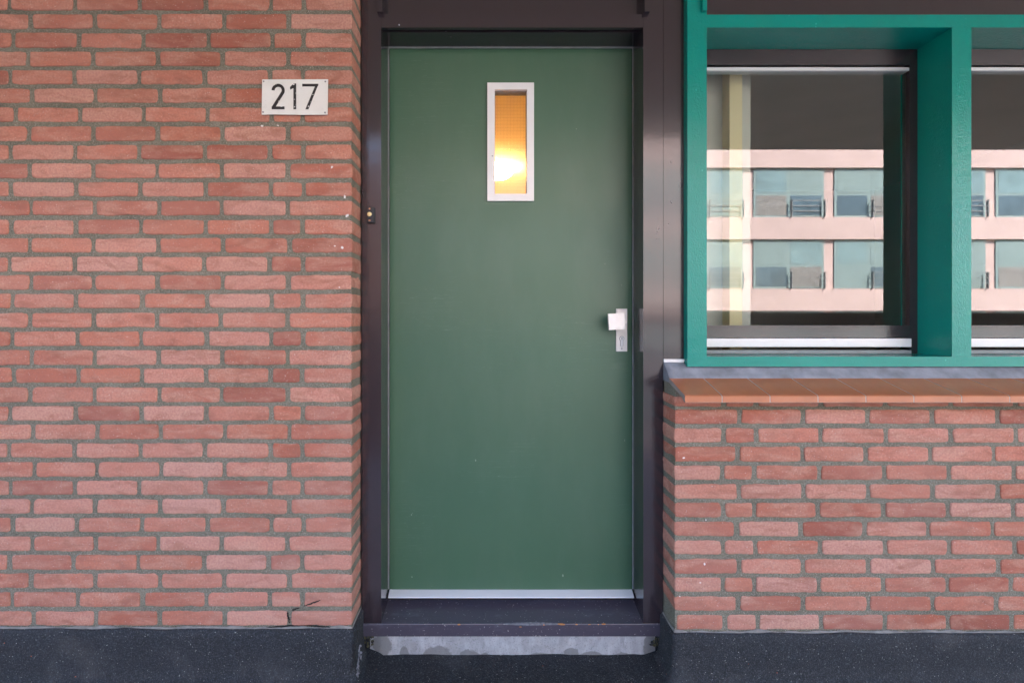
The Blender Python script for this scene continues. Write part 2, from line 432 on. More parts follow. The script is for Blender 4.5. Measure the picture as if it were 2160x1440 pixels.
# building across the street, mirrored in the gloss paint and the window
t = thing('apartment_building', 'pink rendered apartment building with bands of pale windows across the street', 'building', (4, -14.6, -6))
bm = BM(); bx(bm, -2.6, 26, -24, -14.75, -6, 8.6)
for k in range(-3, 4):
    zc = EYE+.67+2.73*k; bx(bm, -2.6, 26, -14.75, -14.6, zc-.42, zc+.42)
obj('wall', bm, 'pink', t)
for k in range(-2, 2):
    zc = EYE+.67+2.73*k+1.365
    for i in range(9):
        x0 = -2.3+i*3.1
        bm = BM(); bx(bm, x0, x0+2.7, -14.75, -14.70, zc-.93, zc+.93)
        wf = obj('window', bm, 'farframe', t)
        for q, (a, b_, c, d) in enumerate(((.1, 1.25, -.85, -.1), (1.4, 2.6, -.85, -.1), (.1, 1.25, .0, .83), (1.4, 2.6, .0, .83))):
            bm = BM(); bx(bm, x0+a, x0+b_, -14.70, -14.69, zc+c, zc+d); obj('pane', bm, ('farglass', 'curtain', 'farglass', 'farblind')[(i*3+q+k*5) % 4] if q < 2 else ('farblind', 'farpane', 'farblind')[(i+k+q) % 3], wf)
        bm = BM()
        for zz in (-.35, -.55, -.75): bx(bm, x0+1.34, x0+2.64, -14.52, -14.50, zc+zz, zc+zz+.03)
        bx(bm, x0+1.34, x0+1.37, -14.6, -14.50, zc-.95, zc-.3); bx(bm, x0+2.61, x0+2.64, -14.6, -14.50, zc-.95, zc-.3); obj('railing', bm, 'rail', wf)
bm = BM(); bx(bm, -40, -2.7, -24, -14.2, -6, 7.4)
t = tag(obj('dark_reflection_block', bm, 'darkmass'), 'plain dark red block added beside the pink apartments to darken reflections', 'building')  # unseen block added to darken what the left jamb mirrors

# hallway behind the door and the room behind the window
hz = EYE+1.10
bm = BM(); bx(bm, -.60, -.55, 1.90, 4.30, .1, hz); bx(bm, .95, 1.0, 1.90, 4.30, .1, hz); bx(bm, -.60, 1.0, 4.30, 4.35, .1, hz)
struct(obj('hallway_wall', bm, 'hallwall'))
bm = BM(); bx(bm, -.60, 1.0, 1.90, 4.35, hz, hz+.05); struct(obj('hallway_ceiling', bm, 'hallwall'))
bm = BM(); bx(bm, -.60, 1.0, 1.90, 4.35, .05, .1); struct(obj('hallway_floor', bm, 'parquet'))
t = thing('ceiling_lamp', 'lit round ceiling lamp glowing warm behind the small pane of the green door', 'lamp', (.055, 3.52, hz))
bm = BM()
prev = None
for k in range(9):
    a = PI/2*k/8; rr = .115*math.cos(a)+.001; z = hz-.012-.075*math.sin(a)
    ring = [bm.verts.new((.055+rr*math.cos(2*PI*i/32), 3.52+rr*math.sin(2*PI*i/32), z)) for i in range(32)]
    if prev:
        for i in range(32): bm.faces.new((prev[i], ring[i], ring[(i+1) % 32], prev[(i+1) % 32]))
    prev = ring
bm.faces.new(prev); obj('lamp_shade', bm, 'lamp', t, 2)
bm = BM(); bmesh.ops.create_cone(bm, cap_ends=True, segments=32, radius1=.105, radius2=.105, depth=.012, matrix=Matrix.Translation((.055, 3.52, hz-.007)))
obj('lamp_base', bm, 'white', t)
bm = BM()
bx(bm, 1.02, 1.06, 1.95, 5.2, .1, 2.7); bx(bm, 4.1, 4.15, 1.95, 5.2, .1, 2.7); bx(bm, 1.02, 4.15, 5.1, 5.15, .1, 2.7)
bx(bm, .60, 1.02, 1.96, 2.0, .1, 2.7)
struct(obj('room_wall', bm, 'room'))
bm = BM(); bx(bm, .6, 4.15, 1.93, 5.15, 2.56, 2.6); struct(obj('room_ceiling', bm, 'room'))
bm = BM(); bx(bm, .6, 4.15, 1.93, 5.15, .05, .1); struct(obj('room_floor', bm, 'parquet'))

# ------------------------------------------------------------------ brick walls
PX = 1/630.0
PITCH = 39.34*PX; BH = 30.6*PX
def row_z(k, base): return V(base+39.34*k, YB)      # top of course k
def left_wall():
    bm = BM(); seed = 1
    # mortar body, a little behind the brick faces, grid so that it can undulate
    y0 = YB+.0030
    nx, nz = 150, 200; x0, x1, z0, z1 = -2.9, XL-.0024, .0, CEIL
    g = [[bm.verts.new((x0+(x1-x0)*i/nx, y0+N3(i*.02, 0, j*.02, 30)*.0012, z0+(z1-z0)*j/nz)) for j in range(nz+1)] for i in range(nx+1)]
    for i in range(nx):
        for j in range(nz): bm.faces.new((g[i][j], g[i+1][j], g[i+1][j+1], g[i][j+1])).material_index = 1
    bk = [bm.verts.new((x1, YF+.2, v.co.z)) for v in g[nx]]
    for j in range(nz): bm.faces.new((g[nx][j], bk[j], bk[j+1], g[nx][j+1])).material_index = 1
    bx(bm, x0, x1-.004, YB+.03, YF+.2, z0, z1-.001, 1)
    J = 9.0*PX
    for k in range(-13, 33):
        zt = row_z(k, 30)+random.uniform(-.0012, .0012)
        if zt > CEIL: continue
        zb = zt-BH-random.uniform(-.0012, .0012)
        even = k % 2 == 0
        L = [130, 130] if even else [98, 59]
        x = XL + random.uniform(-.0015, .0015)
        i = 0
        while x > -2.88:
            ln = (L[i] if i < len(L) else (126 if even else 128))*PX
            ln += random.uniform(-.004, .004)
            a = max(x-ln, -2.895)
            sk = (.012, .035, .06, .085, .110) if i == 0 else (.010,)
            if x-a > .02: brick(bm, a, x, zb, zt, YB, sk, seed); seed += 1
            x = a-J-random.uniform(-.002, .002); i += 1
    # paint splashes, a soot streak and an open mortar crack, as seen on this wall
    for (px, py, rx, rz, rot) in ((700, 353, 5, 3, 1), (722, 522, 4, 5, .3), (706, 519, 3, 2, 0), (732, 455, 6, 4, .5), (727, 415, 3, 5, .2), (716, 606, 2, 2, 0), (586, 265, 3, 1.6, 0), (553, 266, 4, 2.6, 0)):
        blob(bm, U(px, YB), V(py, YB), rx*PX*.7, rz*PX*.7, YB-.0004, px, 2, rot=rot)
    for (pa, pb, wd) in (((641, 1277), (676, 1265), 2.0), ((616, 1286), (631, 1281), 1.0), ((606, 1290), (611, 1312), 1.6), ((560, 1322), (640, 1318), .8), ((640, 1318), (700, 1322), .9)):
        n = 22; top = []; bot = []; jag = 0
        for i in range(n):
            s = i/(n-1); px = pa[0]+(pb[0]-pa[0])*s; py = pa[1]+(pb[1]-pa[1])*s
            q = wd*(.35+math.sin(PI*s))*random.uniform(.5, 1.2)
            vert = abs(pb[1]-pa[1]) > abs(pb[0]-pa[0])
            jag = jag*.6+random.uniform(-.8, .8); jx = jag; q *= .62
            if not vert: py += jag*.6
            top.append((U(px-(q if vert else 0)+(jx if vert else 0), YB), V(py-(0 if vert else q), YB)))
            bot.append((U(px+(q if vert else 0)+(jx if vert else 0), YB), V(py+(0 if vert else q), YB)))
        prism(bm, top+bot[::-1], YB-.0022, YB+.003, 'y', 3)
    o = obj('brick_wall', bm, ['brick', 'mortar', 'splash', 'crack'])
    for p in o.data.polygons:
        pass
    tag(o, 'tall red brick wall with grey mortar carrying the white number plate', 'brick wall')
left_wall()

def right_wall():
    bm = BM(); seed = 5001; zt0 = .945
    y0 = YB+.0030; nx, nz = 130, 90; x0, x1, z0, z1 = XR+.0024, 4.2, 0, zt0-.006
    g = [[bm.verts.new((x0+(x1-x0)*i/nx, y0+N3(i*.02, 3, j*.02, 30)*.0012, z0+(z1-z0)*j/nz)) for j in range(nz+1)] for i in range(nx+1)]
    for i in range(nx):
        for j in range(nz): bm.faces.new((g[i][j], g[i+1][j], g[i+1][j+1], g[i][j+1])).material_index = 1
    bk = [bm.verts.new((x0, YF+.2, v.co.z)) for v in g[0]]
    for j in range(nz): bm.faces.new((g[0][j], bk[j], bk[j+1], g[0][j+1])).material_index = 1
    bx(bm, x0+.004, x1, YB+.03, YF+.2, z0, z1-.001, 1)
    J = 9.0*PX
    for k in range(-1, 13):
        zt = V(1297-39.4*(11-k), YB)+random.uniform(-.001, .001)
        if k < 0: zt = .9455
        zb = zt-BH-random.uniform(-.001, .001)
        if k < 0: zb = V(857.5, YB)
        even = k % 2 == 0
        x = XR+random.uniform(-.0012, .0012)+(.008 if k == 11 else 0)
        L = [130] if even else [98, 59]; i = 0
        while x < 4.15:
            ln = (L[i] if i < len(L) else 127)*PX+random.uniform(-.004, .004)
            b = min(x+ln, 4.19)
            sk = (.012, .035, .06, .085, .110) if i == 0 else (.010,)
            if b-x > .02: brick(bm, x, b, zb, zt, YB, sk, seed); seed += 1
            x = b+J+random.uniform(-.002, .002); i += 1
    for (px, py, rx, rz) in ((1486, 1189, 3, 5), (1477, 1228, 3, 1.5), (1442, 965, 5, 3), (1489, 1096, 2, 3), (1434, 1257, 2.2, 1.3)):
        blob(bm, U(px, YB), V(py, YB), rx*PX*.6, rz*PX*.6, YB-.0004, px, 2)
    tag(obj('low_brick_wall', bm, ['brick', 'mortar', 'splash']), 'low red brick wall under the terracotta sill beneath the teal window', 'brick wall')
right_wall()

# ------------------------------------------------------------------ bitumen skirting along the wall feet
def upstand(path, name, label, top, seed):
    """path: list of (x, y, nx, ny) wall points with mitred outward offset directions"""
    prof = [(0, top), (.004, top+.001), (.0075, top-.004), (.0085, top-.03), (.009, .10), (.010, .05), (.014, .025), (.024, .010), (.042, .0035), (.060, .001)]
    bm = BM(); rows = []; d = 0; last = None
    for (x, y, nx_, ny_) in path:
        if last: d += math.hypot(x-last[0], y-last[1])
        last = (x, y); row = []
        for j, (o_, z) in enumerate(prof):
            wv = noise.noise(Vector((d*9+seed, z*12, 3)))*.0028+noise.noise(Vector((d*45+seed, z*50, 7)))*.0010
            oo = o_+(wv if 0 < j < 9 else 0)+(.003 if 1 < j < 8 else 0)
            zz = z + (noise.noise(Vector((d*8+seed, 1, 5)))*.004+noise.noise(Vector((d*50+seed, 1, 5)))*.0012 if j < 3 else 0)
            row.append(bm.verts.new((x+nx_*oo, y+ny_*oo, max(zz, .0005))))
        rows.append(row)
    for a, b in zip(rows, rows[1:]):
        for j in range(len(prof)-1):
            f = bm.faces.new((a[j], b[j], b[j+1], a[j+1])); f.smooth = True
    # cement smear between the skirting and the first course
    rows = []; d = 0; last = None
    for (x, y, nx_, ny_) in path:
        if last: d += math.hypot(x-last[0], y-last[1])
        last = (x, y)
        hh = .003+max(0, noise.noise(Vector((d*14+seed, 9, 5)))+.2)*.012+noise.noise(Vector((d*90, seed, 5)))*.002
        rows.append([bm.verts.new((x+nx_*q, y+ny_*q, z)) for q, z in ((.0, top+hh), (.0028, top+hh-.002), (.0035, top-.006), (0, top-.006))])
    for a, b in zip(rows, rows[1:]):
        for j in range(3): bm.faces.new((a[j], b[j], b[j+1], a[j+1])).material_index = 1
    if seed == 3:      # lifted seam and a pale smear where the felt turns the corner
        rnd = random.Random(8); L_ = []; R_ = []; j = 0
        for i in range(30):
            py = 1331+i*3.6; px = 755-.13*(py-1331)-(3 if i > 20 else 0); j = j*.6+rnd.uniform(-1.1, 1.1)
            q = rnd.uniform(.3, 1.5)*(1.6 if i > 19 else 1); yy = YB-.0152
            L_.append((U(px+j-q, yy), V(py, yy))); R_.append((U(px+j+q, yy), V(py, yy)))
        for i in range(29): prism(bm, [L_[i], L_[i+1], R_[i+1], R_[i]], YB-.0152, YB-.008, 'y', 2)
        for i in range(16): blob(bm, U(762+rnd.uniform(-4, 3)-i*.4, YB), V(1358+i*4.6, YB), rnd.uniform(.002, .006), rnd.uniform(.003, .010), YB-.0085, 70+i, 3, .0012)
    tag(obj(name, bm, ['bitumen', 'cement', 'slot', 'scuff']), label, 'skirting')
def seg(a, b, n): return [(a[0]+(b[0]-a[0])*i/n, a[1]+(b[1]-a[1])*i/n) for i in range(n+1)]
p = [(x, y, 0, -1) for x, y in seg((-2.9, YB), (XL-.012, YB), 240)]
p += [(XL-.006, YB, .25, -1), (XL, YB, .8, -.8), (XL, YB+.006, 1, -.25)]
p += [(x, y, 1, 0) for x, y in seg((XL, YB+.014), (XL, YF+.004), 16)]
upstand(p, 'bitumen_skirting', 'dark bitumen skirting at the foot of the tall brick wall below the number plate', .170, 3)
p = [(x, y, -1, 0) for x, y in seg((XR, YF+.004), (XR, YB+.014), 16)]
p += [(XR, YB+.006, -1, -.25), (XR, YB, -.8, -.8), (XR+.006, YB, -.25, -1)]
p += [(x, y, 0, -1) for x, y in seg((XR+.014, YB), (4.2, YB), 300)]
upstand(p, 'bitumen_skirting', 'dark bitumen skirting at the foot of the low brick wall under the window', .156, 11)

# bitumen floor in front of the step
bm = BM(); nx, ny = 120, 50; ax, bx_, ay, by = XL-.0, XR+.0, 1.36, YF+.02
g = [[bm.verts.new((ax+(bx_-ax)*i/nx, ay+(by-ay)*j/ny+(N3(i*.1, 2, 0, 1)*.01 if j == 0 else 0),
      .0015+abs(N3(i*.05, j*.05, 0, 2.2))*.003+(.006*max(0, 1-min(i, nx-i)/8)) + (.005*max(0, 1-(ny-j)/9)*max(0, N3(i*.06, 5, 1, 1)+.2 + (1.6 if i < 9 else 0)))))
      for j in range(ny+1)] for i in range(nx+1)]
for i in range(nx):
    for j in range(ny): bm.faces.new((g[i][j], g[i+1][j], g[i+1][j+1], g[i][j+1])).smooth = True
struct(obj('bitumen_floor', bm, 'asphalt'))

# concrete step below the threshold
def step():
    bm = BM(); x0, x1 = U(778, YF), U(1386, YF); zt = V(1340, YF)
    n = 120; m = 14; rows = []
    for i in range(n+1):
        x = x0+(x1-x0)*i/n; r_ = []
        for j in range(m+1):
            z = -.002+(zt+.002)*j/m
            y = YF+.006+noise.noise(Vector((x*14, z*22, 2)))*.0022+noise.noise(Vector((x*60, z*60, 2)))*.0008
            e = min(i, n-i)
            if e < 5: y += (5-e)*.0025
            r_.append(bm.verts.new((x, y, z)))
        rows.append(r_)
    for a, b in zip(rows, rows[1:]):
        for j in range(m): bm.faces.new((a[j], b[j], b[j+1], a[j+1])).smooth = True
    bx(bm, x0+.002, x1-.002, YF+.03, YF+.2, 0, zt-.001)
    bx(bm, XL, x0+.004, YF+.022, YF+.2, 0, zt-.002, 1); bx(bm, x1-.004, XR, YF+.022, YF+.2, 0, zt-.002, 1)
    # torn felt edge and moss at the two ends
    rnd = random.Random(4)
    for s in range(46):
        left = s < 23; px = (rnd.uniform(768, 786) if left else rnd.uniform(1374, 1396)); py = rnd.uniform(1341, 1366)
        blob(bm, U(px, YF), V(py, YF), rnd.uniform(.002, .006), rnd.uniform(.002, .006), YF+.004+rnd.uniform(0, .006), s, 2 if rnd.random() < .35 else 1, .002)
    return tag(obj('concrete_step', bm, ['step', 'asphalt', 'moss']), 'grey stained concrete step with tide marks under the dark threshold', 'step')
step()

# ------------------------------------------------------------------ timber door frame with its threshold
fr = thing('door_frame', 'dark aubergine painted timber frame and threshold round the green door', 'door frame', (.077, YF, .074))
ZS = V(1315, YF-.003)
bm = BM(); bx(bm, XL+.0042, JL, YF, YD+.07, ZS, CEIL); bev(bm, .0022, 3); obj('jamb', bm, 'frame', fr, True)
bm = BM(); bx(bm, JR, XR-.0002, YF, YD+.07, ZS, CEIL); bev(bm, .0022, 3); obj('jamb', bm, 'frame', fr, True)
bm = BM(); bx(bm, XR+.0012, .6895, YF+.0006, YD+.07, V(757, YF), CEIL); bev(bm, .0022, 3); obj('mullion', bm, 'frame', fr, True)
# head: rail, groove and back piece
bm = BM()
zr = V(30, YF)
bx(bm, JL+.0003, JR-.0003, YF+.0012, 1.722, ZH, zr); bx(bm, JL+.0003, JR-.0003, 1.7215, 1.733, ZH+.012, zr-.004)
bx(bm, JL+.0003, JR-.0003, 1.7335, YD+.07, ZH-.0022, zr-.004); bev(bm, .0016, 2)
obj('head_rail', bm, 'frame', fr, True)
bm = BM(); bx(bm, JL+.0003, JR-.0003, YF+.030, YF+.05, zr-.004, CEIL); obj('panel', bm, 'frame', fr)
for xa, xb in ((U(795, YF-.016), U(806.5, YF-.016)), (U(1360, YF-.016), U(1371, YF-.016))):
    bm = BM(); bx(bm, xa, xb, YF-.016, YF+.0295, V(25, YF-.016), CEIL); bev(bm, .001); obj('bead', bm, 'frame', fr)
bm = BM(); cyl(bm, (U(842, YF), V(53, YF)), .0022, YF-.001, YF+.004, 12, 0, None, .0014); obj('nail', bm, 'white', fr, True)
# threshold
def threshold():
    bm = BM(); x0, x1 = XL+.003, XR-.004; n = 160
    def prof(x):
        w = 0
        px = CX+x*F/YF
        if 1060 < px < 1185: w = math.sin(PI*(px-1060)/125)*.0052*(.8+.4*noise.noise(Vector((x*60, 0, 0))))
        w += max(0, noise.noise(Vector((x*35, 5, 0))))*.0006
        return [(YF-.003, V(1340, YF)), (YF-.003, ZS-.002-w*.8), (YF-.0022+w*.5, ZS-.0004-w*.45), (YF+.0005+w*1.6, ZS+.0001), (YD+.01, .1345), (YD+.07, .1345), (YD+.07, V(1340, YF))]
    rows = []
    for i in range(n+1):
        x = x0+(x1-x0)*i/n; rows.append([bm.verts.new((x, a, b)) for a, b in prof(x)])
    for i, (a, b) in enumerate(zip(rows, rows[1:])):
        px = CX+(x0+(x1-x0)*(i+.5)/n)*F/YF
        for j in range(7):
            f = bm.faces.new((a[j], b[j], b[(j+1) % 7], a[(j+1) % 7]))
            if j in (1, 2) and 1062 < px < 1183: f.material_index = 1
    bm.faces.new(rows[0]); bm.faces.new(rows[-1][::-1])
    for (px, py, rx, rz) in ((1184, 1314.5, 9, 2.2), (1147, 1316, 1.5, 1), (1216, 1315, 3, 1.2), (1243, 1315, 3, 1), (1262, 1315, 2, .8), (1273, 1314, 4, 1.6), (1098, 1320, 3, .8), (968, 1315, 3.5, 1.4)):
        blob(bm, U(px, YF), V(py, YF), rx/591, rz/591, YF-.0034, px, 2, .0008)
    return obj('threshold', bm, ['cill', 'scuff', 'woodchip'], fr)
threshold()
bm = BM(); bx(bm, JL+.0003, JL+.018, YD+.0435, YD+.0695, .1345, ZH-.003); bx(bm, JR-.018, JR-.0003, YD+.0435, YD+.0695, .1345, ZH-.003)
bx(bm, JL+.018, JR-.018, YD+.0435, YD+.0695, ZH-.022, ZH-.003); bx(bm, JL+.018, JR-.018, YD+.0435, YD+.0695, .1347, .165); obj('leak_stop', bm, 'frame', fr)  # unseen strips behind the leaf, added to stop hallway light leaking out
# pale gasket line round the door
bm = BM()
bx(bm, JL+.0003, JL+.0024, YD-.004, YD+.004, .172, ZH-.0056); bx(bm, JR-.0024, JR-.0003, YD-.004, YD+.004, .172, ZH-.0056)
bx(bm, JL+.0003, JR-.0003, YD-.004, YD+.004, ZH-.0056, ZH-.0022)
obj('gasket', bm, 'gasket', fr)

# ------------------------------------------------------------------ the green door
dr = thing('front_door', 'flush green front door with a small narrow glazed slot and silver knob', 'door', (.077, YD, .14))
wx0, wx1, wz0, wz1 = U(1028, YD), U(1126, YD), V(425, YD), V(177, YD)
ix0, ix1, iz0, iz1 = U(1043.5, YD), U(1111, YD), V(410, YD), V(191.5, YD)
def door_leaf():
    bm = BM(); x0, x1, z0, z1 = JL+.0042, JR-.0042, .150, ZH-.0062
    xs = [x0, x0+.004, ix0-.004, ix1+.004, x1-.004, x1]; zs = [z0, iz0-.004, iz1+.004, z1]
    # front skin in a fine grid so that the sheet carries a faint dent, opening left for the glass
    def grid(xa, xb, za, zb):
        n = max(2, int((xb-xa)/.012)); m = max(2, int((zb-za)/.012)); g = []
        for i in range(n+1):
            col = []
            for j in range(m+1):
                x = xa+(xb-xa)*i/n; z = za+(zb-za)*j/m
                y = YD+N3(x, 1, z, 2.1)*.0012
                d = math.hypot((x-U(1302, YD))/.016, (z-V(765, YD))/.007); y += .0028*math.exp(-d*d)
                e = min(x-x0, x1-x, z1-z, 1)
                if e < .004: y += (.004-e)*.5
                col.append(bm.verts.new((x, y, z)))
            g.append(col)
        for i in range(n):
            for j in range(m): bm.faces.new((g[i][j], g[i+1][j], g[i+1][j+1], g[i][j+1])).smooth = True
    grid(x0, ix0-.004, z0, z1); grid(ix1+.004, x1, z0, z1); grid(ix0-.004, ix1+.004, z0, iz0-.004); grid(ix0-.004, ix1+.004, iz1+.004, z1)
    bmesh.ops.remove_doubles(bm, verts=bm.verts[:], dist=.0002)
    for a, b_, c, d in ((x0, ix0-.005, z0, z1), (ix1+.005, x1, z0, z1), (ix0-.005, ix1+.005, z0, iz0-.005), (ix0-.005, ix1+.005, iz1+.005, z1)):
        bx(bm, a, b_, YD+.006, YD+.042, c, d)
    o = obj('leaf', bm, 'door', dr); return o
door_leaf()
# slot trim: mitred white profile
vw = thing('x', 'x', 'x'); bpy.data.objects.remove(vw)
bm = BM()
def ring_prism(bm, o, i, y0, y1, mi=0):
    (a0, a1, c0, c1), (b0, b1, d0, d1) = o, i
    O = [(a0, c0), (a1, c0), (a1, c1), (a0, c1)]; I = [(b0, d0), (b1, d0), (b1, d1), (b0, d1)]
    for k in range(4):
        prism(bm, [O[k], O[(k+1) % 4], I[(k+1) % 4], I[k]], y0, y1, 'y', mi)
ring_prism(bm, (wx0, wx1, wz0, wz1), (ix0, ix1, iz0, iz1), YD-.009, YD+.004); bev(bm, .0009, 2)
trim = obj('window_trim', bm, 'white', dr, True)
bm = BM(); ring_prism(bm, (ix0-.003, ix1+.003, iz0-.003, iz1+.003), (ix0+.0012, ix1-.0012, iz0+.0012, iz1-.0012), YD+.0042, YD+.040); obj('glazing_bead', bm, 'gasket', trim)
bm = BM(); bx(bm, ix0+.0012, ix1-.0012, YD+.024, YD+.029, iz0+.0012, iz1-.0012); obj('glass', bm, 'reeded', trim)
bm = BM(); x = ix0+.010
while x < ix1-.002: bx(bm, x, x+.00028, YD+.0225, YD+.0229, iz0+.002, iz1-.002); x += .0128
z = iz0+.008
while z < iz1-.002: bx(bm, ix0+.002, ix1-.002, YD+.0231, YD+.0235, z, z+.00028); z += .0128
obj('wire_mesh', bm, 'wire', trim)
bm = BM(); cyl(bm, (U(1038.5, YD), V(331, YD)), .0024, YD-.0102, YD-.008, 14); obj('screw', bm, 'gasket', trim)
# aluminium drip strip along the door foot
bm = BM(); xa, xb = JL+.0045, JR-.0045
prism(bm, [(YD+.002, .1700), (YD-.003, .1700), (YD-.027, .1570), (YD-.029, .1540), (YD-.0275, .1525), (YD-.0245, .1545), (YD-.003, .1650), (YD-.003, .158), (YD+.002, .158)], xa, xb, 'x')
bev(bm, .0006, 2); obj('drip_strip', bm, 'alu', dr)
bm = BM(); bx(bm, xa+.002, xb-.002, YD-.008, YD+.003, .1365, .1575); obj('dark_gap_strip', bm, 'gapfill', dr)  # dark colour stands in for the shaded gap below the drip strip
# knob set
yp = YD-.008
px0, px1, pz0, pz1 = U(1300, yp), U(1323, yp), V(741, yp), V(651, yp)
bm = BM(); bx(bm, px0, px1, yp, YD-.0002, pz0, pz1); bev(bm, .0022, 3); bp = obj('back_plate', bm, 'silver', dr, True)
cxp = (px0+px1)/2
cz_ = V(714, yp)
bm = BM(); cyl(bm, (cxp, cz_), .0093, yp-.0002, yp+.002, 28); bx(bm, cxp-.0058, cxp+.0058, yp-.0002, yp+.002, cz_-.026, cz_-.004); cyl(bm, (cxp, cz_-.025), .0058, yp-.0003, yp+.002, 20); obj('cylinder_recess', bm, 'slot', bp)
bm = BM(); cyl(bm, (cxp, cz_), .0078, yp-.0026, yp+.001, 28); bx(bm, cxp-.0044, cxp+.0044, yp-.0024, yp+.001, cz_-.0255, cz_-.004); cyl(bm, (cxp, cz_-.0255), .0044, yp-.0023, yp+.001, 20); lk = obj('lock_cylinder', bm, 'alu', bp)
bm = BM(); cyl(bm, (cxp, cz_+.0022), .0017, yp-.0031, yp-.0024, 12); bx(bm, cxp-.0009, cxp+.0009, yp-.0032, yp-.0024, cz_-.0045, cz_+.001); obj('keyhole', bm, 'slot', lk)
bm = BM(); cyl(bm, (cxp, V(735, yp)), .0030, yp-.0006, yp+.001, 16, 0); sc_ = obj('screw', bm, 'steel', bp)
yk = 1.767; kx, kz = U(1300.5, yk), V(678, yk); hs = .0298
bm = BM(); bx(bm, -hs, hs, -.006, .006, -hs, hs)
bev(bm, .0022, 3)
bmesh.ops.rotate(bm, verts=bm.verts[:], cent=(0, 0, 0), matrix=Matrix.Rotation(R(-2.4), 3, 'Y'))
bmesh.ops.translate(bm, verts=bm.verts[:], vec=(kx, yk+.004, kz)); kn = obj('knob', bm, 'silver', dr, True)
bm = BM(); cyl(bm, (cxp-.002, kz), .0095, yk+.009, yp+.001, 24); obj('knob_neck', bm, 'silver', kn, True)

# ------------------------------------------------------------------ doorbell on the left jamb
yb = YF-.017
db = thing('doorbell', 'small black doorbell with round ivory button on the dark door jamb', 'doorbell', (U(781, yb), YF, V(470, yb)))
bm = BM(); x0, x1, z0, z1 = U(773.5, yb), U(787.5, yb), V(469, yb), V(437, yb)
prism(bm, [(x0-.003, YF), (x0, yb+.002), (x0+.002, yb), (x1-.002, yb), (x1, yb+.002), (x1+.004, YF)], z0, z1, 'z'); bev(bm, .0008, 2)
obj('housing', bm, 'black', db)
bcx = U(779.6, yb)
bm = BM(); cyl(bm, (bcx, V(452, yb)), .0090, yb-.0008, yb+.001, 28); obj('button_ring', bm, 'slot', db)
bm = BM(); cyl(bm, (bcx, V(452, yb)), .0078, yb-.002, yb+.001, 28, 0, None, .0022); obj('button', bm, 'ivory', db, 2)
bm = BM(); cyl(bm, (bcx, V(440.3, yb)), .0032, yb-.0008, yb+.001, 16); obj('screw', bm, 'copper', db)
bm = BM(); cyl(bm, (bcx, V(465, yb)), .0026, yb-.0006, yb+.001, 16); bx(bm, bcx-.0034, bcx+.0034, yb-.0007, yb+.0005, V(466, yb), V(464, yb)); obj('screw', bm, 'copper', db)

# ------------------------------------------------------------------ house number plate
yn = YB-.008
pl = thing('house_number_plate', 'white enamel house number plate reading 217 on the red brick wall', 'number plate', (U(622, yn), YB, V(242, yn)))
def Z2(zx, zy): return (U(540+zx/12.706, yn), V(155+zy/12.706, yn))
bm = BM()
A, B_, Cc, D = Z2(165, 165), Z2(1930, 160), Z2(1915, 1110), Z2(150, 1105)
rows = []
n = 24
for i in range(n+1):
    s = i/n; tpt = (A[0]+(B_[0]-A[0])*s, A[1]+(B_[1]-A[1])*s); bpt = (D[0]+(Cc[0]-D[0])*s, D[1]+(Cc[1]-D[1])*s)
    wv = math.sin(s*7)*.0004
    rows.append([bm.verts.new((p[0], y, p[1]+(wv if k < 2 else 0))) for k, (p, y) in enumerate(((bpt, yn), (bpt, yn+.0022), (tpt, yn+.0022), (tpt, yn)))])
for a, b in zip(rows, rows[1:]):
    for j in range(4): bm.faces.new((a[j], b[j], b[(j+1) % 4], a[(j+1) % 4]))
bm.faces.new(rows[0]); bm.faces.new(rows[-1][::-1]); bev(bm, .0005, 1, 60)
obj('plate', bm, 'plate', pl)
def ribbon(pts, wd):
    L_, R_ = [], []
    for i, p in enumerate(pts):
        a = pts[max(0, i-1)]; b = pts[min(len(pts)-1, i+1)]
        dx, dy = b[0]-a[0], b[1]-a[1]; l = math.hypot(dx, dy); nx_, ny_ = -dy/l*wd/2, dx/l*wd/2
        L_.append((p[0]+nx_, p[1]+ny_)); R_.append((p[0]-nx_, p[1]-ny_))
    return L_, R_
def digit(polys):
    bm = BM()
    for k, poly in enumerate(polys): prism(bm, [Z2(*p) for p in poly], yn-.0007-.00004*k, yn+.0005, 'y')
    obj('digit', bm, 'digit', pl)
arc = [(595+137*math.cos(R(a)), 462-137*math.sin(R(a))) for a in range(178, -31, -11)]
arc += [(697, 555), (455, 935)]
L_, R_ = ribbon(arc, 80)
digit([[L_[i], L_[i+1], R_[i+1], R_[i]] for i in range(len(arc)-1)] + [[(425, 893), (765, 893), (765, 965), (425, 965)]])
digit([[(1005, 275), (1078, 275), (1078, 965), (1005, 965)], [(1010, 275), (1010, 395), (918, 440), (912, 372)]])
digit([[(1240, 285), (1675, 285), (1660, 355), (1240, 355)], [(1587, 340), (1655, 340), (1405, 967), (1325, 967)]])
for q in ((205, 218), (1858, 222), (190, 1040), (1850, 1052)):
    c = Z2(*q); bm = BM(); cyl(bm, c, .0034, yn-.001, yn+.001, 16, 0, .0026); bx(bm, c[0]-.0022, c[0]+.0022, yn-.00115, yn-.0005, c[1]-.0004, c[1]+.0004, 1)
    obj('screw', bm, ['steel', 'slot'], pl)
for q, rr in (((1010, 300), 28), ((1530, 575), 20), ((1410, 890), 22), ((1040, 700), 14), ((430, 940), 30), ((520, 945), 18), ((1550, 380), 20), ((1040, 900), 20), ((500, 310), 20), ((1460, 770), 11)):
    c = Z2(*q); bm = BM(); blob(bm, c[0], c[1], rr/12.7/633, rr/12.7/633*.8, yn-.0006, int(q[0]), 0, .0006, 9)
    obj('paint_chip', bm, 'plate', pl)

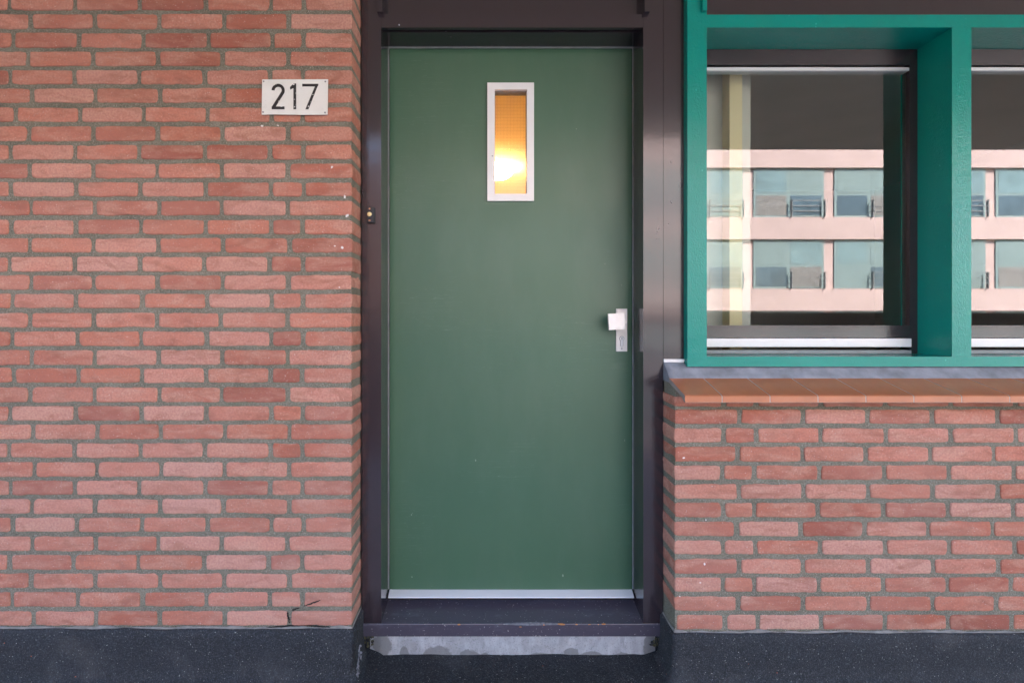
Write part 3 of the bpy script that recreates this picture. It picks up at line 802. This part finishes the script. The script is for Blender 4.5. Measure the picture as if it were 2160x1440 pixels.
# ------------------------------------------------------------------ teal window
wn = thing('window', 'teal gloss painted window beside the door reflecting a pink building', 'window', (1.6, YW, 1.037))
X0, X1 = .6905, 2.62; XI = U(1491, YW); zb0, zb1 = V(773, YW), V(752, YW); zt0, zt1 = V(58, YW), V(31, YW)
yg = 1.817; yq = YD+.06
XM = 1.62
def tb(name, *a, m='teal', bv=.0018, p=wn):
    bm = BM(); bx(bm, *a); bev(bm, bv, 2); return obj(name, bm, m, p, True)
tb('stile', X0, XI, YW, yq, zb0, CEIL)
tb('stile', X1, X1+.068, YW, yq, zb0, CEIL)
tb('mullion', XM, XM+.068, YW+.001, yq, zb1+.0005, zt0-.0005)
tb('bottom_rail', XI+.0003, X1-.0003, YW+.0012, yq, zb0, zb1)
tb('transom', XI+.0003, X1-.0003, YW+.0012, yq, zt0, zt1)
tb('panel', XI+.0003, X1-.0003, YW+.032, YW+.05, zt1-.003, CEIL, m='frame')
tb('bead', U(1482.5, YW-.014), U(1491.5, YW-.014), YW-.014, YW+.0315, V(22, YW-.014), CEIL, bv=.001)
for (a, b) in ((XI, XM), (XM+.068, X1)):
    # sash behind: brown head piece, aluminium bar, brown foot piece, glass between
    s = tb('sash', a+.0005, a+.03, yg-.004, yg+.03, zb1+.001, zt0-.001, m='frame')
    tb('sash_rail', a+.0305, b-.0305, yg-.004, yg+.03, V(139, yg), zt0-.001, m='frame', p=s)
    tb('sash_rail', a+.0305, b-.0305, yg-.004, yg+.03, V(712, yg), V(686, yg), m='frame', p=s)
    tb('sash_rail', a+.0305, b-.0305, yg-.012, yg+.028, V(731, yg), V(713.5, yg), m='white', p=s)
    tb('sash_rail', a+.0305, b-.0305, yg-.012, yg+.028, zb1+.001, V(738, yg), m='gasket', p=s)
    tb('ventilation_bar', a+.0305, b-.0305, yg-.002, yg+.028, V(150, yg), V(143, yg), m='alu', p=s)
    tb('sash_stile', b-.030, b-.0005, yg-.004, yg+.03, zb1+.001, zt0-.001, m='frame', p=s)
    bm = BM(); bx(bm, a+.0305, b-.0305, yg+.008, yg+.012, V(685.5, yg), V(150.5, yg)); obj('glass', bm, 'glass', s)
tb('post', X1+.069, 4.2, YF+.001, yq, .93, CEIL, m='frame')
# wall piece closing the gap below the window behind the sill
bm = BM(); bx(bm, XR+.01, 4.2, YF+.0305, 1.93, .9, V(757, YF)-.001); struct(obj('window_board', bm, 'mortar'))

# ------------------------------------------------------------------ terracotta sill with cement fillet
sl_ = thing('window_sill', 'terracotta tiled sill with pale joints on the low brick wall', 'window sill', (1.2, YB, .94))
prof = [(1.652, 1.0005), (1.520, .9635), (1.5155, .9600), (1.5150, .9405), (1.5200, .9395), (1.5290, .9440), (1.5420, .9545), (1.652, .985)]
edges = [XR, .7355]
while edges[-1] < 4.0: edges.append(edges[-1]+.152)
def make_tile(a, b):
    bm = BM(); fs = prism(bm, prof, a, b-.0028, 'x')
    fs[0].material_index = 1; fs[1].material_index = 1
    bev(bm, .0011, 2, 20); return obj('tile', bm, ['tile', 'tilecut'], sl_)
make_tile(edges[0], edges[1])
t1 = make_tile(edges[1], edges[2])
for i in range(2, len(edges)-1):
    c = t1.copy(); C.objects.link(c); c.parent = sl_; c.matrix_parent_inverse = t1.matrix_parent_inverse.copy(); c.location.x = edges[i]-edges[1]
gp = [(y+.0008 if y < 1.53 else y, z-.0009) for y, z in prof]
bm = BM(); prism(bm, gp, XR+.002, 4.1, 'x'); obj('joint_mortar', bm, 'grout', sl_)
bm = BM(); n = 160; rows = []
for i in range(n+1):
    x = XR+.001+(4.15-XR)*i/n; w1 = noise.noise(Vector((x*18, 0, 0)))*.0015; w2 = noise.noise(Vector((x*25, 4, 0)))*.0022
    top = V(762, YF) if x < X0+.002 else zb0-.002
    yt = YF-.001 if x < X0+.002 else YW+.006
    P_ = [(YF+.03, top+.002), (yt, top+w1), (1.676+w1, 1.026+w2), (1.662, 1.010+w2), (1.648, .9990+w1*.5), (1.646, .985), (YF+.03, .985)]
    rows.append([bm.verts.new((x, a, b)) for a, b in P_])
for a, b in zip(rows, rows[1:]):
    for j in range(6): bm.faces.new((a[j], b[j], b[j+1], a[j+1])).smooth = True
bm.faces.new(rows[0])
obj('cement_fillet', bm, 'lead', sl_)
bm = BM(); prism(bm, [(XR+.002, V(757, YF)), (.690, V(757.5, YF)), (.6895, V(763, YF)), (.668, V(766, YF)), (.640, V(765, YF)), (XR+.006, V(769, YF)), (XR+.002, V(766, YF))], YF-.004, YF+.004, 'y'); bev(bm, .001, 2)
obj('sealant_bead', bm, 'sealant', sl_)
bm = BM(); rows = []
for i in range(161):
    x = XR+.003+(4.15-XR)*i/160; w1 = noise.noise(Vector((x*30, 2, 0)))*.003
    rows.append([bm.verts.new((x, a, b)) for a, b in ((1.604+w1*.3, .925), (1.603+w1*.3, .9475), (1.601+w1*.3, .968), (1.703, .990), (1.703, .925))])
for a, b in zip(rows, rows[1:]):
    for j in range(5): bm.faces.new((a[j], b[j], b[(j+1) % 5], a[(j+1) % 5]))
bm.faces.new(rows[0]); bm.faces.new(rows[-1][::-1]); obj('bedding_mortar', bm, 'mortar', sl_)
